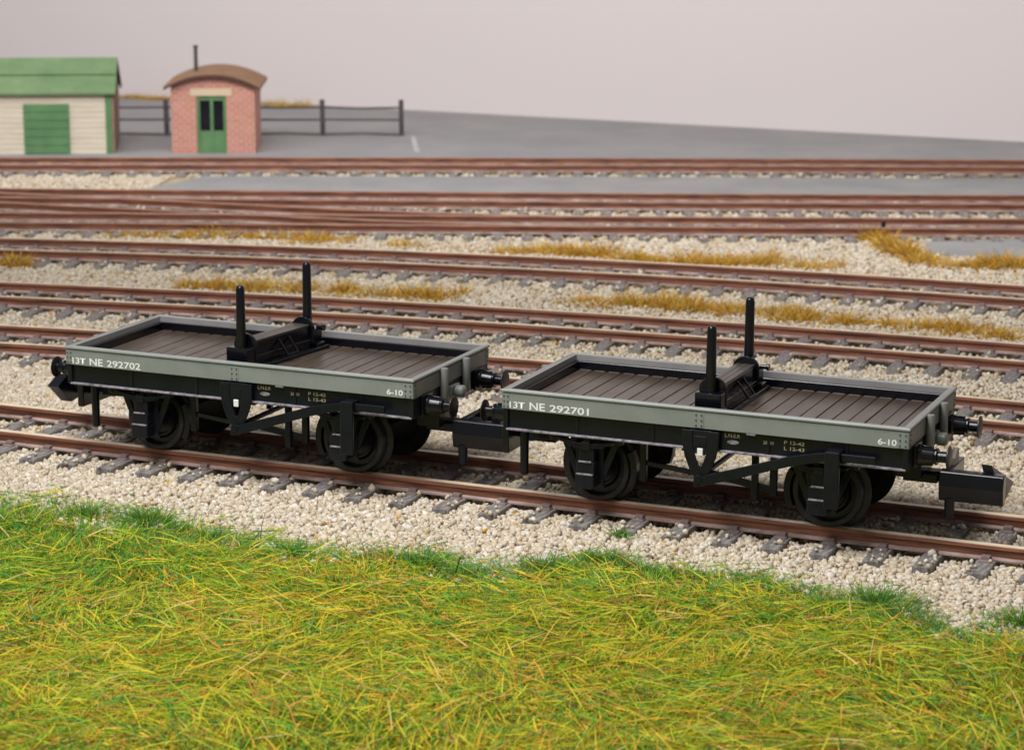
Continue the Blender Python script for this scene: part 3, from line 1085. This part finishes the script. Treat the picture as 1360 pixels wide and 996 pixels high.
# ------------------------------------------------------------------ ballast chippings
phi = (1 + 5 ** 0.5) / 2
ICO = np.array([(-1, phi, 0), (1, phi, 0), (-1, -phi, 0), (1, -phi, 0), (0, -1, phi), (0, 1, phi), (0, -1, -phi), (0, 1, -phi),
                (phi, 0, -1), (phi, 0, 1), (-phi, 0, -1), (-phi, 0, 1)], float)
ICO /= np.linalg.norm(ICO[0])
ICF = np.array([(0, 11, 5), (0, 5, 1), (0, 1, 7), (0, 7, 10), (0, 10, 11), (1, 5, 9), (5, 11, 4), (11, 10, 2), (10, 7, 6), (7, 1, 8),
                (3, 9, 4), (3, 4, 2), (3, 2, 6), (3, 6, 8), (3, 8, 9), (4, 9, 5), (2, 4, 11), (6, 2, 10), (8, 6, 7), (9, 8, 1)])

PAL = np.array([lin(217, 205, 186), lin(209, 195, 173), lin(202, 186, 162), lin(226, 217, 203), lin(193, 176, 152), lin(212, 195, 168), lin(186, 164, 138), lin(220, 208, 198)])[:, :3]


def track_info(x, y):
    """nearest track: lateral distance and position along the sleepers"""
    best = np.full(x.shape, 99.0)
    along = np.zeros(x.shape)
    for T in TR.values():
        P, d, ss = T['P'], T['d'], T['ss']
        yy = np.interp(x, P[:, 0], P[:, 1])
        sl = np.interp(x, P[:, 0], np.gradient(P[:, 1], P[:, 0]))
        c = 1 / np.sqrt(1 + sl * sl)
        lat = (y - yy) * c
        xf = x + (y - yy) * c * sl * c
        s = np.interp(xf, P[:, 0], d)
        m = np.abs(lat) < np.abs(best)
        best = np.where(m, lat, best)
        u = (s - ss[0]) / (ss[1] - ss[0])
        along = np.where(m, (u - np.round(u)) * (ss[1] - ss[0]), along)
    return best, along


def stones(name, label, boxfn, n, rad, seed, keep):
    r = np.random.default_rng(seed)
    x, y = boxfn(r, n)
    lat, al = track_info(x, y)
    al_ = np.abs(lat)
    inside = al_ < 1.43
    on_sl = inside & (np.abs(al) < 0.135)
    near_rail = np.abs(al_ - GA) < 0.12
    k = ~near_rail & keep(x, y, r)
    k &= ~(on_sl & (r.random(len(x)) > 0.045))
    k &= ~(inside & (al_ < GA) & (r.random(len(x)) > 0.72))
    x, y, on_sl, al_ = x[k], y[k], on_sl[k], al_[k]
    n = len(x)
    R = rad * np.exp(r.normal(0, 0.24, n))
    z = np.where(on_sl, -0.215, -0.338 + r.random(n) * 0.065)
    z = np.where(~on_sl & (al_ < 1.55), z - 0.014, z)
    big = r.random(n) < 0.012
    R = np.where(on_sl, R * 0.9, R)
    V = ICO[None] * (1 + r.normal(0, 0.19, (n, 12, 1)))
    V = V * (R[:, None] * r.uniform(0.78, 1.2, (n, 3)))[:, None, :]
    a = r.uniform(0, 2 * PI, n)
    t = r.uniform(0, 2 * PI, n)
    ca, sa, ct, st = np.cos(a), np.sin(a), np.cos(t), np.sin(t)
    X1 = V[..., 0] * ct[:, None] - V[..., 2] * st[:, None]
    Z1 = V[..., 0] * st[:, None] + V[..., 2] * ct[:, None]
    X2 = X1 * ca[:, None] - V[..., 1] * sa[:, None]
    Y2 = X1 * sa[:, None] + V[..., 1] * ca[:, None]
    V = np.stack([X2 + x[:, None], Y2 + y[:, None], Z1 + z[:, None]], -1)
    F = (ICF[None] + (np.arange(n) * 12)[:, None, None]).reshape(-1, 3)
    ci = r.choice(len(PAL), n, p=[.22, .22, .16, .14, .08, .1, .03, .05])
    c = PAL[ci] * r.uniform(0.88, 1.08, (n, 1))
    sp = r.random(n)
    c = np.where((sp < 0.006)[:, None], np.array(lin(206, 160, 60)[:3]), c)
    c = np.where(((sp > 0.006) & (sp < 0.014))[:, None], np.array(lin(150, 118, 84)[:3]), c)
    cv = np.concatenate([np.repeat(c, 12, 0), np.ones((n * 12, 1))], 1)
    o = np_mesh(name, V.reshape(-1, 3), F, cv, M['stone'], True)
    tag(o, label, 'ballast', kind='stuff')
    return o


def keep_near(x, y, r):
    e = turf_edge(x)
    return (y > e - 0.25 - 1.1 * r.random(len(x)) ** 2.2) & (y < 4.6)


stones('ballast', 'cream stone chippings around the nearest track', lambda r, n: (r.uniform(-23, 2.0, n), r.uniform(-5.2, 4.6, n)), 190000, 0.0335, 21, keep_near)


def in_road(x, y):
    yb = fB(x) + 1.22 * 1.09
    ya = fA(x) - 1.28 * 1.07
    cut = -30.2 + (24.6 - y) * 0.33 * -1
    rd = (y > yb) & (y < ya) & (x > -29.95 + (y - 23.3) * -0.33)
    ydd = y > fA(x) + 1.2
    pad = (x > -10.1 + np.abs(y - 22.6) * 0.3) & (y > 21.05 + (x + 9) * 0.3) & (y < 24.2 + (x + 8) * 0.25) & (x < -4)
    return rd | ydd | pad


def keep_mid(x, y, r):
    return (y > 4.4) & ~in_road(x, y) & (x > -28 - (y - 5) * 0.42) & (x < 1.5 - (y - 5) * 0.27)


def mid_box(r, n):
    y = r.uniform(4.4, 36, n)
    x = -27 - (y - 5) * 0.5 + r.random(n) * 29
    return x, y


stones('ballast', 'paler carpet of small chippings between the tracks further back', mid_box, 300000, 0.034, 22, keep_mid)


# ------------------------------------------------------------------ grass fibres
def fibres(name, x, y, z, az, el, ln, wd, bend, c, r, label, cat, flat=0.6):
    n = len(x)
    d = np.stack([np.cos(az) * np.cos(el), np.sin(az) * np.cos(el), np.sin(el)], -1)
    h = np.stack([-np.sin(az), np.cos(az), np.zeros(n)], -1)
    up = np.cross(d, h) * -1
    up = np.where(up[:, 2:3] < 0, -up, up)
    roll = r.uniform(-flat * 1.6, flat * 1.6, n)
    side = h * np.cos(roll)[:, None] + up * np.sin(roll)[:, None]
    base = np.stack([x, y, z], -1)
    bs = r.normal(0, 1, n) * bend
    V = np.zeros((n, 8, 3))
    for i, t in enumerate((0, 0.36, 0.7, 1.0)):
        cen = base + d * (ln * t)[:, None] - up * (bend * ln * t * t)[:, None] + h * (bs * ln * t * t)[:, None]
        w = (wd * (1.0, 1.0, 0.85, 0.35)[i])[:, None]
        V[:, 2 * i] = cen - side * w
        V[:, 2 * i + 1] = cen + side * w
    f = np.array([(0, 1, 3, 2), (2, 3, 5, 4), (4, 5, 7, 6)])
    F = (f[None] + (np.arange(n) * 8)[:, None, None]).reshape(-1, 4)
    cv = np.concatenate([np.repeat(c, 8, 0), np.ones((n * 8, 1))], 1)
    o = np_mesh(name, V.reshape(-1, 3), F, cv, M['fibre'], True)
    tag(o, label, cat, kind='stuff')
    return o


GP = np.array([lin(120, 174, 56), lin(90, 154, 60), lin(164, 198, 56), lin(220, 216, 58), lin(240, 218, 70), lin(232, 184, 72), lin(212, 150, 74), lin(80, 162, 94), lin(64, 112, 54), lin(236, 204, 132), lin(136, 100, 62), lin(190, 202, 60)])[:, :3]
P_GREEN = np.array([.24, .17, .15, .06, .04, .04, .03, .11, .08, .01, .01, .06])
P_YELL = np.array([.10, .06, .15, .18, .14, .11, .06, .02, .03, .05, .03, .07])


def turf_points(r, n, edge_in=0.0):
    n = int(n * 1.35)
    x = r.uniform(-21, 4.0, n)
    y = -13.6 + r.random(n) * 11.6
    e = turf_edge(x)
    ok = (y < e - edge_in + 0.17 * nz_edge(x, y)) & (y > -13.2 - (x + 11) * -0.30) & (x > -19.6 + (y + 3) * -0.45)
    return x[ok], y[ok], e[ok]


def grass_cols(x, y, e, r, green_shift=0.0):
    n = len(x)
    dist = e - y
    g = 0.47 + 0.28 * nz_tone(x, y) + 0.12 * nz_fine(x, y) + 0.42 * np.exp(-dist / 0.5) + 0.20 * np.clip((x + 7) / 4, 0, 1) * np.exp(-dist / 1.6) + green_shift
    g = np.clip(g, 0.05, 0.97)[:, None]
    P = P_GREEN[None] / P_GREEN.sum() * g + P_YELL[None] / P_YELL.sum() * (1 - g)
    cum = np.cumsum(P, 1)
    k = (r.random((n, 1)) > cum).sum(1).clip(0, len(GP) - 1)
    return GP[k] * r.uniform(0.78, 1.18, (n, 1))


r1 = np.random.default_rng(31)
x, y, e = turf_points(r1, 460000)
n = len(x)
fibres('grass', x, y, turf_z(x, y) - 0.01, r1.uniform(0, 2 * PI, n), np.radians(r1.uniform(10, 78, n)), r1.uniform(0.08, 0.24, n), r1.uniform(0.0032, 0.0062, n),
       0.25, grass_cols(x, y, e, r1, 0.12), r1, 'fine short green undergrowth at the front of the layout', 'grass')
r2 = np.random.default_rng(32)
x, y, e = turf_points(r2, 175000, 0.05)
gk = np.clip(0.72 - 0.20 * nz_tone(x, y) - 0.5 * np.exp(-(e - y) / 0.7) - 0.25 * np.clip((x + 7) / 4, 0, 1), 0.10, 1)
ok = r2.random(len(x)) < gk
x, y, e = x[ok], y[ok], e[ok]
n = len(x)
lay = r2.normal(0.0, 0.45, n) + 0.9 * nz_hgt(x * 1.7 + 3, y * 1.7) + np.where(r2.random(n) < 0.5, PI, 0) + 0.25 * nz_tone(x + 9, y) + np.where(r2.random(n) < 0.25, r2.uniform(0, PI, n), 0)
fibres('grass', x, y, turf_z(x, y) + 0.01 + 0.10 * r2.random(n), lay, np.radians(np.abs(r2.normal(0, 13, n)) - 2), r2.uniform(0.2, 0.6, n), r2.uniform(0.0045, 0.0095, n),
       0.12, grass_cols(x, y, e, r2, -0.06), r2, 'long flattened yellow and green straws across the foreground', 'grass')
# fuzzy green clumps along the turf edge
r4 = np.random.default_rng(34)
cx = np.concatenate([np.array([-15.6, -14.9, -14.0, -13.4, -12.9, -11.6, -10.6, -10.2, -9.9, -9.3, -8.5, -8.2, -7.9, -7.4, -6.9, -6.2, -5.8, -5.3, -4.9, -4.5, -4.1, -3.1, -2.8, -2.5]), r4.uniform(-16.5, -2, 40)])
big = np.r_[r4.uniform(0.12, 0.24, 24), r4.uniform(0.06, 0.16, 40)]
cyy = turf_edge(cx) - r4.uniform(0.0, 0.35, len(cx))
k = r4.choice(len(cx), 26000, p=big ** 1.3 / (big ** 1.3).sum())
rr = np.abs(r4.normal(0, 0.6, len(k)))
aa = r4.uniform(0, 2 * PI, len(k))
x = cx[k] + big[k] * 2.3 * rr * np.cos(aa)
y = cyy[k] + big[k] * 1.5 * rr * np.sin(aa)
n = len(x)
GC = np.array([lin(104, 162, 64), lin(84, 146, 62), lin(130, 174, 70), lin(76, 150, 84), lin(66, 118, 56), lin(166, 182, 70)])[:, :3]
fibres('grass', x, y, turf_z(x, y) + 0.02, aa + r4.normal(0, 0.5, n), np.radians(np.clip(62 - 38 * rr + r4.normal(0, 22, n), 2, 88)), big[k] * r4.uniform(0.7, 1.35, n), r4.uniform(0.0035, 0.006, n),
       0.3, GC[r4.integers(0, 6, n)] * r4.uniform(0.8, 1.15, (n, 1)), r4, 'fuzzy green clumps along the edge of the turf', 'grass')
# little sprigs growing in the chippings
sx = np.array([-8.12, -8.2]); sy = np.array([-1.58, -1.5])
k = r4.integers(0, len(sx), 80)
n = len(k)
fibres('grass_sprig', sx[k] + r4.normal(0, 0.05, n), sy[k] + r4.normal(0, 0.03, n), np.full(n, -0.27), r4.uniform(0, 2 * PI, n), np.radians(r4.uniform(20, 85, n)), r4.uniform(0.08, 0.2, n), r4.uniform(0.0035, 0.006, n),
       0.25, GC[r4.integers(0, 6, n)], r4, 'small green sprig growing through the chippings beside the nearest track', 'grass')
# stray strands and yellow flecks lying on the ballast edge
r3 = np.random.default_rng(33)
n = 1100
x = r3.uniform(-17, -1.5, n)
y = turf_edge(x) + np.abs(r3.normal(0, 0.28, n)) - 0.05
fibres('stray_grass', x, y, np.full(n, -0.24), r3.uniform(0, 2 * PI, n), np.radians(r3.uniform(-3, 22, n)), r3.uniform(0.10, 0.36, n), r3.uniform(0.004, 0.007, n),
       0.15, grass_cols(x, y, turf_edge(x), r3, 0.0), r3, 'thin stray strands lying on the chippings at the turf edge', 'grass')

OP = np.array([lin(226, 180, 62), lin(238, 204, 92), lin(210, 148, 58), lin(172, 130, 62), lin(190, 172, 84), lin(130, 116, 64), lin(234, 214, 150)])[:, :3]


def strip(name, pts, width, n, label, seed, hmin=0.13, hmax=0.34, clump=True):
    r = np.random.default_rng(seed)
    pts = np.array(pts, float)
    d = np.r_[0, np.cumsum(np.linalg.norm(np.diff(pts, axis=0), axis=1))]
    nc = max(8, int(d[-1] * 13))
    cs = r.uniform(0, d[-1], nc)
    ch = r.uniform(0.55, 1.25, nc)
    co = r.normal(0, width * 0.42, nc)
    ck = r.integers(0, nc, n)
    s = np.clip(cs[ck] + r.normal(0, 0.16, n), 0, d[-1])
    x = np.interp(s, d, pts[:, 0]) + r.normal(0, 0.04, n)
    y = np.interp(s, d, pts[:, 1]) + co[ck] + r.normal(0, 0.10, n)
    c = OP[r.choice(len(OP), n, p=[.27, .23, .17, .09, .12, .04, .08])] * r.uniform(0.8, 1.15, (n, 1))
    return fibres(name, x, y, np.full(n, -0.335), r.uniform(0, 2 * PI, n), np.radians(r.uniform(12, 78, n)), r.uniform(hmin, hmax, n) * ch[ck] * np.clip(0.9 + 0.3 * nz_fine(x, y), 0.5, 1.35), r.uniform(0.005, 0.010, n),
                  0.22, c, r, label, 'dry grass')


strip('dry_grass', [(-27.0, 16.15), (-24.0, 17.0), (-21.5, 17.55)], 0.5, 7400, 'sparse yellow dry grass behind the third track, at the left', 41, 0.10, 0.28)
strip('dry_grass', [(-20.6, 17.45), (-18.3, 17.75)], 0.3, 1500, 'thin low dry grass patch left of the long tuft row', 46, 0.08, 0.22)
strip('dry_grass', [(-18.1, 17.85), (-15.6, 17.95), (-14.2, 18.05), (-12.4, 18.5), (-10.9, 18.7)], 0.45, 11500, 'long row of ochre dry grass along the far side of the third track', 42)
strip('dry_grass', [(-22.1, 11.45), (-20.5, 11.75), (-18.6, 12.15), (-16.8, 12.35)], 0.4, 6600, 'ochre dry grass beyond the left wagon posts', 43, 0.14, 0.36)
strip('dry_grass', [(-14.8, 13.0), (-13.6, 13.25), (-12.0, 13.3), (-10.0, 13.25), (-8.0, 13.25), (-5.6, 13.2), (-4.5, 13.2)], 0.42, 15500, 'tall golden dry grass row behind the right wagon', 44)
strip('dry_grass', [(-11.55, 23.0), (-11.0, 22.1), (-10.3, 21.1), (-9.6, 20.2), (-8.8, 19.95), (-7.6, 20.45), (-6.0, 20.9)], 0.45, 11500, 'golden dry grass curling round the grey pad', 45, 0.14, 0.38)
strip('dry_grass', [(-27.4, 11.9), (-26.2, 11.95)], 0.3, 1200, 'small yellow grass tuft at the left edge of the picture', 47)
strip('dry_grass', [(-50, 40.6), (-44, 40.6), (-41, 40.6), (-38.0, 40.6), (-34.6, 40.6)], 0.35, 9000, 'brown grass bank along the far edge behind the fence', 48, 0.10, 0.27)

# raise everything that rests on the ground to the lifted level
for o in list(S.objects):
    if o.parent is None and not o.name.startswith(('flat_wagon', 'backdrop')):
        o.location.z += LIFT

# ------------------------------------------------------------------ camera
YAW, PITCH, ROLL = -0.401, 0.219, 0.0037
cam = bpy.data.cameras.new('camera')
co = bpy.data.objects.new('camera', cam)
COL.objects.link(co)
fw = Vector((math.sin(YAW) * math.cos(PITCH), math.cos(YAW) * math.cos(PITCH), -math.sin(PITCH)))
rt = Vector((math.cos(YAW), -math.sin(YAW), 0))
upv = rt.cross(fw)
r_ = rt * math.cos(ROLL) + upv * math.sin(ROLL)
u_ = rt * -math.sin(ROLL) + upv * math.cos(ROLL)
co.matrix_world = Matrix(((r_.x, u_.x, -fw.x, 2.1907), (r_.y, u_.y, -fw.y, -29.5055), (r_.z, u_.z, -fw.z, 8.5107), (0, 0, 0, 1)))
cam.sensor_width = 36
cam.sensor_fit = 'HORIZONTAL'
cam.lens = 3243.1 / 1360 * 36
cam.clip_end = 400
cam.dof.use_dof = True
cam.dof.focus_distance = 31.2
cam.dof.aperture_fstop = cam.lens / 1000 / 0.088
S.camera = co

# ------------------------------------------------------------------ light
w = bpy.data.worlds.new('World')
S.world = w
w.use_nodes = True
bg = w.node_tree.nodes['Background']
bg.inputs['Color'].default_value = (0.98, 0.99, 1.0, 1)
bg.inputs['Strength'].default_value = 0.20


def area(name, loc, target, sx, sy, power, col):
    l = bpy.data.lights.new(name, 'AREA')
    l.shape = 'RECTANGLE'
    l.size, l.size_y = sx, sy
    l.energy = power
    l.color = col
    o = bpy.data.objects.new(name, l)
    COL.objects.link(o)
    o.location = loc
    o.rotation_euler = (Vector(target) - Vector(loc)).to_track_quat('-Z', 'Y').to_euler()
    return o


area('overhead_softbox', (-14.5, -10, 26), (-9, 1, 0), 13, 12, 8200, (1.0, 0.99, 0.975))
area('front_softbox', (-15, -27, 27), (-9, 0, 0), 10, 6, 3300, (1.0, 0.98, 0.95))
area('backdrop_fill', (-29, 14, 15), (-29, 41.3, 10), 56, 4, 8000, (1.0, 0.985, 0.97))  # added unseen fill lamp, brightens backdrop, yard and shed fronts

S.view_settings.view_transform = 'Standard'
S.view_settings.look = 'None'
S.view_settings.exposure = 0.0
S.view_settings.gamma = 1.0
S.render.engine = 'CYCLES'
S.cycles.max_bounces = 6
S.cycles.use_denoising = True
